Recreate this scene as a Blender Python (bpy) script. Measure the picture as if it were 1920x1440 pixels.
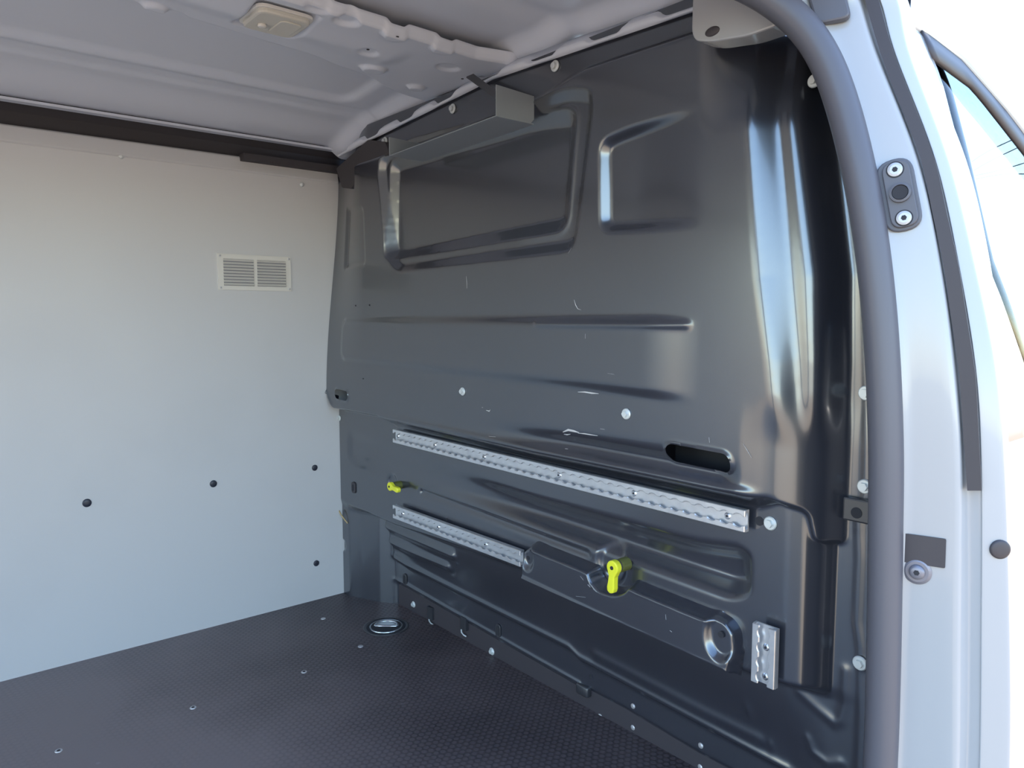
import bpy, bmesh, math, random
import numpy as np
from mathutils import Vector, Matrix
random.seed(4); rng = np.random.default_rng(4)
for o in list(bpy.data.objects): bpy.data.objects.remove(o)
S = bpy.context.scene; COL = S.collection
# ---------------------------------------------------------------- camera, sky, sun, exposure
FPX = 1404.; YAW = math.radians(40.1); PIT = math.radians(5.1)
CAM = np.array([-1.07, 0.0, 0.867])
Fv = np.array([math.sin(YAW)*math.cos(PIT), math.cos(YAW)*math.cos(PIT), -math.sin(PIT)])
Rv = np.array([math.cos(YAW), -math.sin(YAW), 0.0]); Uv = np.cross(Rv, Fv)
cam = bpy.data.objects.new('camera', bpy.data.cameras.new('camera')); COL.objects.link(cam)
cam.data.sensor_width = 36; cam.data.lens = FPX/1920*36; cam.data.clip_start = .02; cam.data.clip_end = 500
M = Matrix((Rv, Uv, -Fv)).transposed().to_4x4(); M.translation = Vector(CAM); cam.matrix_world = M
S.camera = cam
W = bpy.data.worlds.new('sky'); S.world = W; W.use_nodes = True
nt = W.node_tree; bg = nt.nodes['Background']
sky = nt.nodes.new('ShaderNodeTexSky'); sky.sky_type = 'NISHITA'; sky.sun_disc = False
SUN = Vector((.55, .50, .95)).normalized()
sky.sun_elevation = math.asin(SUN.z); sky.sun_rotation = math.atan2(SUN.x, SUN.y)
sky.air_density = 1.3; sky.dust_density = .6; sky.ozone_density = 2.5
nt.links.new(sky.outputs[0], bg.inputs[0]); bg.inputs[1].default_value = .30
sl = bpy.data.lights.new('sun', 'SUN'); sl.energy = 4.2; sl.angle = .01; sl.color = (1, .93, .82)
so = bpy.data.objects.new('sun', sl); COL.objects.link(so)
so.rotation_euler = SUN.to_track_quat('Z', 'Y').to_euler(); so.location = (3, 3, 8)
S.view_settings.view_transform = 'Standard'; S.view_settings.look = 'None'
S.view_settings.gamma = 1; S.view_settings.use_curve_mapping = False
S.view_settings.exposure = 1.65

# ---------------------------------------------------------------- measuring helpers (a pixel ray met with a real plane)
def ray(x, y): return Fv + Rv*(x-960)/FPX + Uv*(720-y)/FPX
def PX(x, y, X=0.): d = ray(x, y); return CAM + d*(X-CAM[0])/d[0]
def PY(x, y, Y=2.1): d = ray(x, y); return CAM + d*(Y-CAM[1])/d[1]
def PZ(x, y, Z=0.): d = ray(x, y); return CAM + d*(Z-CAM[2])/d[2]
def YZ(pts, X=0.): return np.array([PX(x, y, X)[1:] for x, y in pts])

# ---------------------------------------------------------------- materials
def mat(name, col, rough=.5, metal=0., ior=1.5, coat=0., coat_rough=.05, bump=None, var=None, rvar=None, trans=0):
    m = bpy.data.materials.new(name); m.use_nodes = True
    n = m.node_tree.nodes; l = m.node_tree.links; b = n['Principled BSDF']
    b.inputs['Base Color'].default_value = (*col, 1); b.inputs['Roughness'].default_value = rough
    b.inputs['Metallic'].default_value = metal; b.inputs['IOR'].default_value = ior
    b.inputs['Coat Weight'].default_value = coat; b.inputs['Coat Roughness'].default_value = coat_rough
    b.inputs['Transmission Weight'].default_value = trans
    tc = n.new('ShaderNodeTexCoord')
    def noise(scale, detail=4, vec=None):
        t = n.new('ShaderNodeTexNoise'); t.inputs['Scale'].default_value = scale; t.inputs['Detail'].default_value = detail
        l.new(vec or tc.outputs['Object'], t.inputs['Vector']); return t
    if var:   # (scale, col2, lo, hi)
        t = noise(var[0], 6); r = n.new('ShaderNodeMapRange')
        r.inputs[1].default_value = var[2]; r.inputs[2].default_value = var[3]; l.new(t.outputs['Fac'], r.inputs[0])
        x = n.new('ShaderNodeMix'); x.data_type = 'RGBA'; x.inputs[6].default_value = (*col, 1); x.inputs[7].default_value = (*var[1], 1)
        l.new(r.outputs[0], x.inputs[0]); l.new(x.outputs[2], b.inputs['Base Color'])
    if rvar:  # (scale, lo, hi)
        t = noise(rvar[0], 5); r = n.new('ShaderNodeMapRange')
        r.inputs[1].default_value = .35; r.inputs[2].default_value = .65; r.inputs[3].default_value = rvar[1]; r.inputs[4].default_value = rvar[2]
        l.new(t.outputs['Fac'], r.inputs[0]); l.new(r.outputs[0], b.inputs['Roughness'])
    if bump:  # (scale, strength, distance)
        t = noise(bump[0], 4); bp = n.new('ShaderNodeBump'); bp.inputs['Strength'].default_value = bump[1]; bp.inputs['Distance'].default_value = bump[2]
        l.new(t.outputs['Fac'], bp.inputs['Height']); l.new(bp.outputs[0], b.inputs['Normal'])
    return m
BLACK = mat('black_gloss_paint', (.020, .022, .032), .27, ior=2.15, coat=.7, coat_rough=.11, var=(3.0, (.030, .032, .043), .2, .8))
BLACK.node_tree.nodes['Principled BSDF'].inputs['Specular Tint'].default_value = (.88, .94, 1, 1)
BLACKM = mat('black_satin_paint', (.03, .031, .038), .38, ior=1.8)
PANEL = mat('light_grey_panel', (.56, .565, .58), .42, ior=1.45, rvar=(4, .38, .5), bump=(3, .03, .004), var=(2.2, (.53, .535, .55), .5, .7))
ROOFP = mat('roof_primer_paint', (.60, .64, .73), .38, ior=1.5, bump=(6, .04, .003))
WHITE = mat('body_white_paint', (.34, .352, .375), .22, ior=1.5, coat=.5, coat_rough=.04)
RUB = mat('door_seal_rubber', (.085, .085, .105), .42, ior=1.5, bump=(220, .06, .0006))
DARKR = mat('dark_rubber', (.045, .040, .048), .55)
ALU = mat('rail_aluminium', (.78, .80, .83), .34, metal=.85, bump=(60, .05, .0005), var=(40, (.68, .70, .74), .4, .7))
ZINC = mat('bolt_zinc', (.66, .70, .71), .42, metal=.4)
GREYM = mat('dull_grey_steel', (.20, .20, .24), .4, metal=.4)
PSCREW = mat('pillar_screw_steel', (.42, .43, .47), .4, metal=.4)
STEEL = mat('bright_steel', (.75, .77, .80), .22, metal=1.)
GALV = mat('tray_grey_steel', (.24, .27, .30), .42, metal=.25, ior=1.5)
YEL = mat('yellow_plastic', (.78, .80, .04), .35)
OLIVE = mat('olive_yellow_plastic', (.11, .12, .03), .4)
PLUG = mat('navy_plastic_plug', (.02, .024, .04), .4)
VENTM = mat('vent_plastic', (.66, .65, .62), .4)
LENS = mat('lamp_lens_plastic', (.74, .73, .67), .12, ior=1.4, trans=.3)
DARK = mat('dark_cavity', (.022, .023, .03), .8)
RAILDARK = mat('side_rail_dark', (.045, .042, .048), .7)  # dark tone for the recessed rail above the wall panel
CLOTH = mat('seat_cloth', (.5, .5, .5), .9)
CHIP = mat('bare_metal_scratch', (.55, .55, .56), .5)
GLASS = mat('window_glass', (.30, .38, .43), .0, ior=1.5, trans=1.)
GROUND = mat('sandy_tarmac', (.38, .27, .17), .9, var=(1.2, (.33, .235, .15), .4, .6), bump=(30, .3, .01))
TILE = mat('red_roof_tile', (.55, .18, .09), .8, var=(3, (.65, .28, .15), .4, .6))
RENDER = mat('house_render', (.78, .70, .52), .9)
STONE = mat('stone_wall_rock', (.24, .20, .17), .9, var=(4, (.36, .31, .26), .4, .6), bump=(12, .6, .03))
LEAF = mat('tree_leaf', (.10, .20, .05), .7, var=(2, (.17, .27, .08), .4, .6))
BARK = mat('tree_bark', (.12, .09, .06), .9)
SCREWF = mat('floor_screw_metal', (.55, .54, .56), .4, metal=.6)
WIREY = mat('ochre_wire', (.45, .33, .16), .5)

def floor_mat():
    m = mat('phenolic_floor', (.040, .033, .038), .42, ior=1.5)
    n = m.node_tree.nodes; l = m.node_tree.links; b = n['Principled BSDF']
    tc = [x for x in n if x.type == 'TEX_COORD'][0]
    tot = None
    for k in range(3):
        a = math.radians(60*k+8); kk = 2*math.pi/.0125
        d = n.new('ShaderNodeVectorMath'); d.operation = 'DOT_PRODUCT'; d.inputs[1].default_value = (kk*math.cos(a), kk*math.sin(a), 0)
        l.new(tc.outputs['Object'], d.inputs[0]); c = n.new('ShaderNodeMath'); c.operation = 'COSINE'; l.new(d.outputs['Value'], c.inputs[0])
        if tot is None: tot = c.outputs[0]
        else:
            s = n.new('ShaderNodeMath'); s.operation = 'ADD'; l.new(tot, s.inputs[0]); l.new(c.outputs[0], s.inputs[1]); tot = s.outputs[0]
    r = n.new('ShaderNodeMapRange'); r.inputs[1].default_value = -1.4; r.inputs[2].default_value = .4; l.new(tot, r.inputs[0])
    t = n.new('ShaderNodeTexNoise'); t.inputs['Scale'].default_value = 2.6; t.inputs['Detail'].default_value = 7; l.new(tc.outputs['Object'], t.inputs['Vector'])
    # dust: scuffed dusty film, thicker towards the rear of the floor
    sp = n.new('ShaderNodeSeparateXYZ'); l.new(tc.outputs['Object'], sp.inputs[0])
    dr = n.new('ShaderNodeMapRange'); dr.inputs[1].default_value = -.15; dr.inputs[2].default_value = -.75; l.new(sp.outputs['X'], dr.inputs[0])
    ad = n.new('ShaderNodeMath'); ad.operation = 'MULTIPLY_ADD'; ad.inputs[1].default_value = .9; l.new(dr.outputs[0], ad.inputs[0]); 
    nr = n.new('ShaderNodeMapRange'); nr.inputs[1].default_value = .35; nr.inputs[2].default_value = .75; nr.inputs[4].default_value = .6; l.new(t.outputs['Fac'], nr.inputs[0]); l.new(nr.outputs[0], ad.inputs[2])
    mx = n.new('ShaderNodeMix'); mx.data_type = 'RGBA'; mx.inputs[6].default_value = (.070, .055, .062, 1); mx.inputs[7].default_value = (.185, .148, .150, 1)
    l.new(ad.outputs[0], mx.inputs[0])
    # cell joints take a darker tone
    m2 = n.new('ShaderNodeMix'); m2.data_type = 'RGBA'; m2.blend_type = 'MULTIPLY'; m2.inputs[0].default_value = .55
    l.new(mx.outputs[2], m2.inputs[6]); l.new(r.outputs[0], m2.inputs[7])
    iv = n.new('ShaderNodeMath'); iv.operation = 'MULTIPLY_ADD'; iv.inputs[1].default_value = -.5; iv.inputs[2].default_value = .6; l.new(ad.outputs[0], iv.inputs[0]); l.new(iv.outputs[0], m2.inputs[0])
    l.new(m2.outputs[2], b.inputs['Base Color'])
    bp = n.new('ShaderNodeBump'); bp.inputs['Distance'].default_value = .0012; l.new(r.outputs[0], bp.inputs['Height']); l.new(iv.outputs[0], bp.inputs['Strength'])
    l.new(bp.outputs[0], b.inputs['Normal'])
    # white specks and hairline scratches
    v = n.new('ShaderNodeTexVoronoi'); v.inputs['Scale'].default_value = 9; l.new(tc.outputs['Object'], v.inputs['Vector'])
    q = n.new('ShaderNodeMapRange'); q.inputs[1].default_value = .05; q.inputs[2].default_value = .03; l.new(v.outputs['Distance'], q.inputs[0])
    m3 = n.new('ShaderNodeMix'); m3.data_type = 'RGBA'; m3.inputs[7].default_value = (.3, .29, .3, 1)
    qq = n.new('ShaderNodeMath'); qq.operation = 'MULTIPLY'; l.new(q.outputs[0], qq.inputs[0]); l.new(nr.outputs[0], qq.inputs[1])
    l.new(qq.outputs[0], m3.inputs[0]); l.new(m2.outputs[2], m3.inputs[6]); l.new(m3.outputs[2], b.inputs['Base Color'])
    return m
FLOORM = floor_mat()

# ---------------------------------------------------------------- object helpers
def link(name, me, m=None, parent=None, loc=None, rz=None, smooth=False):
    o = bpy.data.objects.new(name, me); COL.objects.link(o)
    if m and not me.materials: me.materials.append(m)
    if parent: o.parent = parent
    if loc is not None: o.location = loc
    if rz is not None: o.rotation_euler = (0, 0, rz)
    if smooth: me.polygons.foreach_set('use_smooth', [True]*len(me.polygons))
    return o
def tag(o, label, cat, group=None):
    o['label'] = label; o['category'] = cat
    if group: o['group'] = group
    return o
def struct(o): o['kind'] = 'structure'; return o
def empty(name, loc, rz=0, rot=None):
    o = bpy.data.objects.new(name, None); COL.objects.link(o); o.location = loc; o.rotation_euler = rot or (0, 0, rz); o.empty_display_size = .02; return o
def pydata(vs, fs):
    me = bpy.data.meshes.new('m'); me.from_pydata([tuple(map(float, v)) for v in vs], [], fs); me.update(); return me
def join(parts):
    vs, fs = [], []
    for v, f in parts:
        k = len(vs); vs += [tuple(p) for p in v]; fs += [tuple(i+k for i in q) for q in f]
    return vs, fs
def box(x0, x1, y0, y1, z0, z1):
    v = [(x, y, z) for x in (x0, x1) for y in (y0, y1) for z in (z0, z1)]
    return v, [(0, 1, 3, 2), (4, 6, 7, 5), (0, 4, 5, 1), (2, 3, 7, 6), (0, 2, 6, 4), (1, 5, 7, 3)]
def prism(outline, y0, y1):
    """outline (x,z) -> solid between y0 and y1 (y = out of the wall)"""
    n = len(outline)
    a = sum(outline[i][0]*outline[(i+1) % n][1]-outline[(i+1) % n][0]*outline[i][1] for i in range(n))
    if a < 0: outline = outline[::-1]
    lo, hi = min(y0, y1), max(y0, y1)
    v = [(x, lo, z) for x, z in outline]+[(x, hi, z) for x, z in outline]
    f = [tuple(range(n)), tuple(range(2*n-1, n-1, -1))]+[(i, i+n, (i+1) % n+n, (i+1) % n) for i in range(n)]
    return v, f
def circ(r, n=24, cx=0, cz=0, a0=0, a1=2*math.pi, ry=None):
    full = abs(a1-a0-2*math.pi) < 1e-6
    return [(cx+r*math.cos(a0+(a1-a0)*i/(n if full else n-1)), cz+(ry or r)*math.sin(a0+(a1-a0)*i/(n if full else n-1))) for i in range(n)]
def lathe(prof, n=24):
    """prof (r, y) revolved about local y"""
    v, f = [], []
    for r, y in prof:
        for i in range(n):
            a = 2*math.pi*i/n; v.append((r*math.cos(a), y, r*math.sin(a)))
    for k in range(len(prof)-1):
        for i in range(n):
            j = (i+1) % n; f.append((k*n+i, (k+1)*n+i, (k+1)*n+j, k*n+j))
    f.append(tuple(range(n))); f.append(tuple(range(len(prof)*n-1, (len(prof)-1)*n-1, -1)))
    return v, f
def bev(o, w, seg=2, ang=35):
    b = o.modifiers.new('b', 'BEVEL'); b.width = w; b.segments = seg; b.limit_method = 'ANGLE'; b.angle_limit = math.radians(ang); b.harden_normals = False
    return o
def fixn(me):
    bm = bmesh.new(); bm.from_mesh(me); bmesh.ops.recalc_face_normals(bm, faces=bm.faces); bm.to_mesh(me); bm.free()
def make(name, parts, m, parent=None, loc=None, rz=None, bevel=0, smooth=False, seg=2):
    v, f = join(parts) if isinstance(parts, list) else parts
    me = pydata(v, f); fixn(me); o = link(name, me, m, parent, loc, rz, smooth)
    if bevel: bev(o, bevel, seg)
    return o
def tube(path, r, n=10, closed=False):
    P = [Vector(p) for p in path]; v, f = [], []
    T = (P[1]-P[0]).normalized(); N = T.orthogonal().normalized()
    for i, p in enumerate(P):
        t = (P[min(i+1, len(P)-1)]-P[max(i-1, 0)]).normalized()
        N = (N-t*N.dot(t)).normalized(); B = t.cross(N)
        rr = r[i] if isinstance(r, (list, tuple)) else r
        for k in range(n):
            a = 2*math.pi*k/n; v.append(tuple(p+(N*math.cos(a)+B*math.sin(a))*rr))
    for i in range(len(P)-1):
        for k in range(n):
            j = (k+1) % n; f.append((i*n+k, i*n+j, (i+1)*n+j, (i+1)*n+k))
    f.append(tuple(range(n-1, -1, -1))); f.append(tuple(range((len(P)-1)*n, len(P)*n)))
    return v, f
def smoothpath(P, n=8):
    P = [np.array(p, float) for p in P]; out = []
    Q = [2*P[0]-P[1]]+P+[2*P[-1]-P[-2]]
    for i in range(1, len(Q)-2):
        for k in range(n):
            t = k/n; a, b, c, d = Q[i-1], Q[i], Q[i+1], Q[i+2]
            out.append(.5*(2*b+(c-a)*t+(2*a-5*b+4*c-d)*t*t+(3*b-a-3*c+d)*t**3))
    out.append(P[-1]); return out
def fillet(P, r, n=6):
    P = np.array(P, float); out = []; N = len(P); r = [r]*N if np.isscalar(r) else r
    for i in range(N):
        a, b, c = P[i-1], P[i], P[(i+1) % N]; la, lc = np.linalg.norm(a-b), np.linalg.norm(c-b)
        d = min(r[i], la*.48, lc*.48); p, q = b+(a-b)/la*d, b+(c-b)/lc*d
        for k in range(n+1):
            t = k/n; out.append((1-t)**2*p+2*t*(1-t)*b+t*t*q)
    return np.array(out)

# ---------------------------------------------------------------- height-field tools
def sdpoly(Y, Z, P):
    d = np.full(Y.shape, 1e9); s = np.ones(Y.shape); N = len(P)
    for i in range(N):
        a, b = P[i], P[(i+1) % N]; e = b-a; wy, wz = Y-a[0], Z-a[1]
        t = np.clip((wy*e[0]+wz*e[1])/max(e@e, 1e-12), 0, 1)
        d = np.minimum(d, (wy-e[0]*t)**2+(wz-e[1]*t)**2)
        c1 = Z >= a[1]; c2 = Z < b[1]; c3 = e[0]*wz > e[1]*wy
        s = np.where((c1 & c2 & c3) | (~c1 & ~c2 & ~c3), -s, s)
    return s*np.sqrt(d)
def ss(x): x = np.clip(x, 0, 1); return x*x*(3-2*x)
def inside(sd, w): return ss(.5-sd/w)          # 1 inside, 0 outside, across width w
def dline(Y, Z, P):
    d = np.full(Y.shape, 1e9)
    for i in range(len(P)-1):
        a, b = P[i], P[i+1]; e = b-a; t = np.clip(((Y-a[0])*e[0]+(Z-a[1])*e[1])/(e@e), 0, 1)
        d = np.minimum(d, np.hypot(Y-a[0]-e[0]*t, Z-a[1]-e[1]*t))
    return d
def grid_mesh(X, Y, Z, keep=None):
    nz, ny = Y.shape; v = np.stack([X, Y, Z], -1).reshape(-1, 3)
    i = np.arange(nz*ny).reshape(nz, ny)
    q = np.stack([i[:-1, :-1], i[1:, :-1], i[1:, 1:], i[:-1, 1:]], -1).reshape(-1, 4)
    if keep is not None: q = q[keep.reshape(-1)[q].all(1)]
    me = bpy.data.meshes.new('m'); me.vertices.add(len(v)); me.vertices.foreach_set('co', v.astype(np.float32).ravel())
    me.loops.add(q.size); me.loops.foreach_set('vertex_index', q.astype(np.int32).ravel())
    me.polygons.add(len(q)); me.polygons.foreach_set('loop_start', np.arange(0, q.size, 4, dtype=np.int32))
    me.update(calc_edges=True); me.validate(); me.polygons.foreach_set('use_smooth', [True]*len(me.polygons)); return me

# ================================================================= STRUCTURE
# ---- bulkhead as a pressed sheet
ys = np.arange(.475, 2.1, .0028); zs = np.arange(-.012, 1.392, .0028)
Y, Z = np.meshgrid(ys, zs)
def lineZ(pts, X):      # z on a polyline as a function of Y
    q = YZ(pts, X); o = np.argsort(q[:, 0]); return np.interp(Y, q[o, 0], q[o, 1])
UP = -.04
ledge = lineZ([(600, 765), (644, 770), (748, 790), (1000, 848), (1100, 868), (1234, 896), (1417, 935), (1440, 940), (1480, 960), (1500, 975)], UP)+.045*np.clip((Y-2.045)/.055, 0, 1)**2
midlow = lineZ([(632, 935), (660, 955), (735, 988), (975, 1075), (1200, 1180), (1375, 1262), (1490, 1302), (1560, 1335)], 0.)
h = np.zeros_like(Y)
# edges where the panels wrap back to the door flange
Ys = np.interp(Z, [0, .63, .80, .93, 1.18, 1.3], [.592, .592, .617, .640, .668, .675]); Ye = np.interp(Z, [0, .80, .93, 1.18, 1.3], [.543, .543, .548, .588, .60])
u = (Y-Ye)/(Ys-Ye)
prof_u = np.array([-.4, -.08, .02, .16, .20, .33, .37, .56, .60, .96, 1.04, 2]); prof_h = np.array([-.060, -.056, -.048, -.004, -.001, .008, .0095, .0100, .0120, .0395, .041, .041])
hu_ = np.interp(u, prof_u, prof_h)
for _ in range(2):
    hu_ = (np.roll(hu_, 1, 1)+hu_+np.roll(hu_, -1, 1))/3
hu_[:, :6] = hu_[:, 6:7]; hu_[:, -8:] = .041
lowcut = ss((Z-.665)/.09)
foot = np.interp(Y, [0, .533, .541, .55, .565, .585, .605, .63, .66], [-.058, -.056, -.045, -.024, -.002, .018, .030, .038, .041])
for _ in range(3): foot = (np.roll(foot, 1, 1)+foot+np.roll(foot, -1, 1))/3
foot[:, :6] = -.058; foot[:, -8:] = .041
hU = hu_*lowcut+(1-lowcut)*foot
_t = np.maximum(Z-1.150, 0); hU = hU-.34*np.where(_t < .03, _t*_t/.06, _t-.015)*ss((.76-Y)/.12)*ss((Y-.52)/.04)
hU = hU-.055*ss((Y-1.86)/.24)*ss((Z-.62)/.7)
# mid panel with its own wrap
hM = np.interp(Y, [0, .500, .520, .548, .556, .575, .600, 3], [-.060, -.058, -.056, -.054, -.03, -.008, .0, .0])
mix = ss((Z-ledge+.023*ss((1.80-Y)/.05)*ss((Y-.60)/.06)+.005)/(.010+.020*ss((1.80-Y)/.05)*ss((Y-.60)/.06)))   # the sheet leans back in below the ledge
flap = sdpoly(Y, Z, fillet(YZ([(1440, 930), (1505, 960), (1512, 1022), (1538, 1032), (1572, 1018), (1582, 990), (1590, 930)], -.01), .012))
mixf = np.maximum(mix, inside(flap, .006)*(Y < .62))
# low panel
hL = -.075+0*Y
h = hM
lower = inside(Z-midlow, .026)          # 1 below the mid panel
top_ridge = lineZ([(640, 985), (755, 1060), (1060, 1215), (1080, 1235), (1460, 1440), (1500, 1460)], .06)
rail_line = lineZ([(640, 1040), (755, 1100), (1085, 1290), (1160, 1330), (1300, 1415)], .07)
lowh = -.045-.026*ss((midlow-Z)/np.maximum(midlow-top_ridge, .03))
lowh = lowh-.012*inside(Z-top_ridge+.008, .016)
lowh = lowh+.0045*np.exp(-((Z-top_ridge)/.008)**2)
lowh = lowh+.006*np.exp(-((Z-rail_line)/.006)**2)*(Y > 1.13)-.006*inside(Z-rail_line, .006)
for pts, amp in (([(655, 958), (720, 990), (840, 1045)], .010), ([(715, 1018), (760, 1040), (825, 1068)], .010), ([(1095, 1238), (1300, 1350), (1400, 1400)], .004)):
    lowh = lowh+amp*np.exp(-(dline(Y, Z, YZ(pts, .03))/.012)**2)
corner = ss((Y-1.925)/.05)*.4+ss((Y-1.99)/.10)*.6
cpil = np.interp(Y, [0, 1.90, 1.915, 1.955, 2.02, 2.06, 2.2], [0, 0, .0, .030, .058, .078, .082])
lowh = np.where(Y > 1.90, -.083+(lowh+.083)*(1-ss((Y-1.90)/.03)), lowh)+cpil
lowh = np.minimum(lowh, .0)
lowR = np.interp(Y, [0, .44, .55, .62], [0., 0., 0., 1.])
# lower right foot: the wrapped edge runs down and forward to the door step
h = h*(1-lower)+lower*np.where(Y < .62, lowR*lowh+(1-lowR)*(-.058), lowh)
h = h*(1-mixf)+hU*mixf
# lip bead and groove along the ledge
bead = np.exp(-((Z-ledge-.006)/.007)**2)*ss((Y-.62)/.05); h = h+.006*bead
groove = np.exp(-((Z-ledge-.030)/.016)**2)*ss((1.35-Y)/.35)*ss((Y-.66)/.05); h = h-.016*groove
# raised horizontal field between the two long creases
E_ = sdpoly(Y, Z, fillet(YZ([(640, 600), (1330, 600), (1345, 660), (1320, 752), (1100, 722), (800, 690), (640, 672)], UP), .03)); h = h+.007*inside(E_, .022)*ss((Y-.74)/.12)
h = h+.004*np.exp(-((dline(Y, Z, YZ([(1010, 607), (1290, 609)], UP)))/.005)**2)
# window-shaped pressings
def lin(sd, w):          # straight-sided bevel running from the outline inwards
    t = np.clip(-sd/w, 0, 1); return np.where((t > .12) & (t < .88), t, ss(t))
def press(pts, depth, w, r, X=UP):
    global h
    d = sdpoly(Y, Z, fillet(YZ(pts, X), r)); h = h-depth*lin(d, w); return d
w1 = press([(706, 296), (745, 262), (1000, 190), (1060, 163), (1112, 168), (1112, 210), (1088, 400), (1078, 470), (1000, 480), (742, 512), (722, 480)], .015, .022, .055)
w1b = sdpoly(Y, Z, fillet(YZ([(731, 300), (1000, 215), (1068, 205), (1082, 215), (1064, 432), (728, 492)], UP+.015), .035))
h = h-.017*lin(w1b, .028); h = h+.002*np.exp(-((w1b-.004)/.005)**2)*ss((1.25-Y)/.1)
w2 = sdpoly(Y, Z, fillet(YZ([(1122, 262), (1180, 236), (1330, 190), (1390, 190), (1390, 425), (1124, 438)], UP), .03))
h = h-.016*inside(w2+.009, .018)*ss((Y-.74)/.16)
press([(652, 388), (706, 388), (710, 500), (655, 508)], .007, .014, .02, 0.)
# recess of the mid panel
mr = sdpoly(Y, Z, fillet(YZ([(650, 800), (1000, 925), (1300, 1008), (1385, 1018), (1412, 1040), (1410, 1120), (1370, 1130), (1100, 1030), (790, 918), (668, 880), (650, 860)], 0.), .05))
dark = ss((1.62-Y)/.5); mrtop = lineZ([(740, 855), (1000, 925), (1300, 1008), (1400, 1025)], 0.); mrbot = lineZ([(740, 900), (1100, 1030), (1400, 1140)], 0.)
h = h-(.004+.016*dark)*inside(mr+.018, .04)-.022*dark*ss(-mr/.03)*np.clip((mrtop-Z)/.10, 0, 1)*np.clip((Z-mrbot)/.03, 0, 1)
ck = YZ([(790, 922), (900, 962), (1100, 1038)], 0.); h = h-.007*np.exp(-(dline(Y, Z, ck)/.007)**2)
# dish round the lower yellow knob, screw dimples
def dish(px, py, X, r, depth, w, rim=0.):
    global h
    c = PX(px, py, X); d = np.hypot(Y-c[1], Z-c[2])-r; h = h-depth*inside(d, w)+rim*np.exp(-(d/.006)**2)
dish(1145, 1058, .0, .036, .009, .014, .001)
dish(735, 905, .0, .022, .006, .012)
dish(640, 1022, .0, .018, .005, .008)
# jagged door flange with its bright edge
flg = np.interp(Z, [0, .25, .36, .40, .50, .56, .60, .68, .74, 1.1, 1.4], [.500, .500, .505, .512, .512, .516, .506, .508, .512, .53, .545])
h = h+.003*np.exp(-((Y-flg)/.006)**2)
h = h+.005*np.exp(-((Z-.335)/.006)**2)*inside(Y-flg, .02)
arc = YZ([(1512, 1385), (1520, 1412), (1550, 1432), (1575, 1430)], .055); h = h+.003*np.exp(-(dline(Y, Z, arc)/.006)**2)
di = YZ([(1493, 1300), (1520, 1330), (1553, 1362), (1566, 1358), (1574, 1330), (1578, 1262)], .04); h = h+.003*np.exp(-(dline(Y, Z, di)/.007)**2)
# small pits along the foot of the plate
for p in ((1403, 1330), (1440, 1400)):
    c = PX(*p, .06); h = h+.003*np.exp(-((Y-c[1])/.006)**2-((Z-c[2])/.012)**2)
# top strip: a flat flange above a crease
crease = lineZ([(690, 300), (850, 245), (1000, 190), (1100, 128), (1300, 62), (1480, 35)], -.03)
h = h-.022*inside(-(Z-crease), .012)*ss((Y-.5)/.1)
h = h-.0
for _ in range(2):
    hb = h.copy(); hb[1:-1, 1:-1] = (4*h[1:-1, 1:-1]+2*(h[:-2, 1:-1]+h[2:, 1:-1]+h[1:-1, :-2]+h[1:-1, 2:])+h[:-2, :-2]+h[2:, 2:]+h[:-2, 2:]+h[2:, :-2])/16; h = hb
# holes: snap nearby vertices to the rim, drop the inside
def cap(p, q, X, r):
    a, b = PX(*p, X)[1:], PX(*q, X)[1:]; return dline(Y, Z, np.array([a, b]))-r
holes = np.minimum(cap((1262, 850), (1354, 868), UP, .0163), cap((637, 738), (652, 742), -.035, .0145))
for p in ((948, 1182), (775, 1086)): pass
gy, gz = np.gradient(holes, .0028, .0028)[1], np.gradient(holes, .0028, .0028)[0]
near = np.abs(holes) < .0022
Yh = np.where(near, Y-holes*gy, Y); Zh = np.where(near, Z-holes*gz, Z)
h = h+.003*np.exp(-(holes/.004)**2)*(holes > -.01)
keep = ~((holes < -.0005) & ~near)
keepZ = np.ones_like(keep)
bulk = link('bulkhead', grid_mesh(-h, Yh, Zh, keep), BLACK, smooth=True)
tag(bulk, 'black glossy pressed-steel bulkhead wall with recessed window shapes behind the cargo floor', 'bulkhead')
def HX(px, py, X=0.):      # world point on the sheet under a pixel
    for _ in range(6):
        p = PX(px, py, X); i = int(np.clip(round((p[2]-zs[0])/.0028), 0, len(zs)-1)); j = int(np.clip(round((p[1]-ys[0])/.0028), 0, len(ys)-1)); X = -h[i, j]
    return Vector(PX(px, py, X))
RB = math.pi/2
# dark sheets standing in for the shade of the cavity behind the two slots
a = PX(1308, 860, -.01); make('slot_shade_sheet', box(a[1]-.09, a[1]+.09, -.04, -.036, a[2]-.04, a[2]+.04), DARK, bulk, (.01, 0, 0), RB)
a = PX(641, 738, -.01); make('slot_shade_sheet', box(a[1]-.06, min(a[1]+.05, 2.095), -.03, -.026, a[2]-.03, a[2]+.03), DARK, bulk, (.005, 0, 0), RB)

# ---- floor
FX0, FX1 = -2.55, .13
def slab(name, x0, x1, y0, y1, z0, z1, m, parent=None): return make(name, box(x0, x1, y0, y1, z0, z1), m, parent)
fl_o = struct(slab('floor', FX0, FX1, .36, 2.12, -.02, 0, FLOORM))
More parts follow.
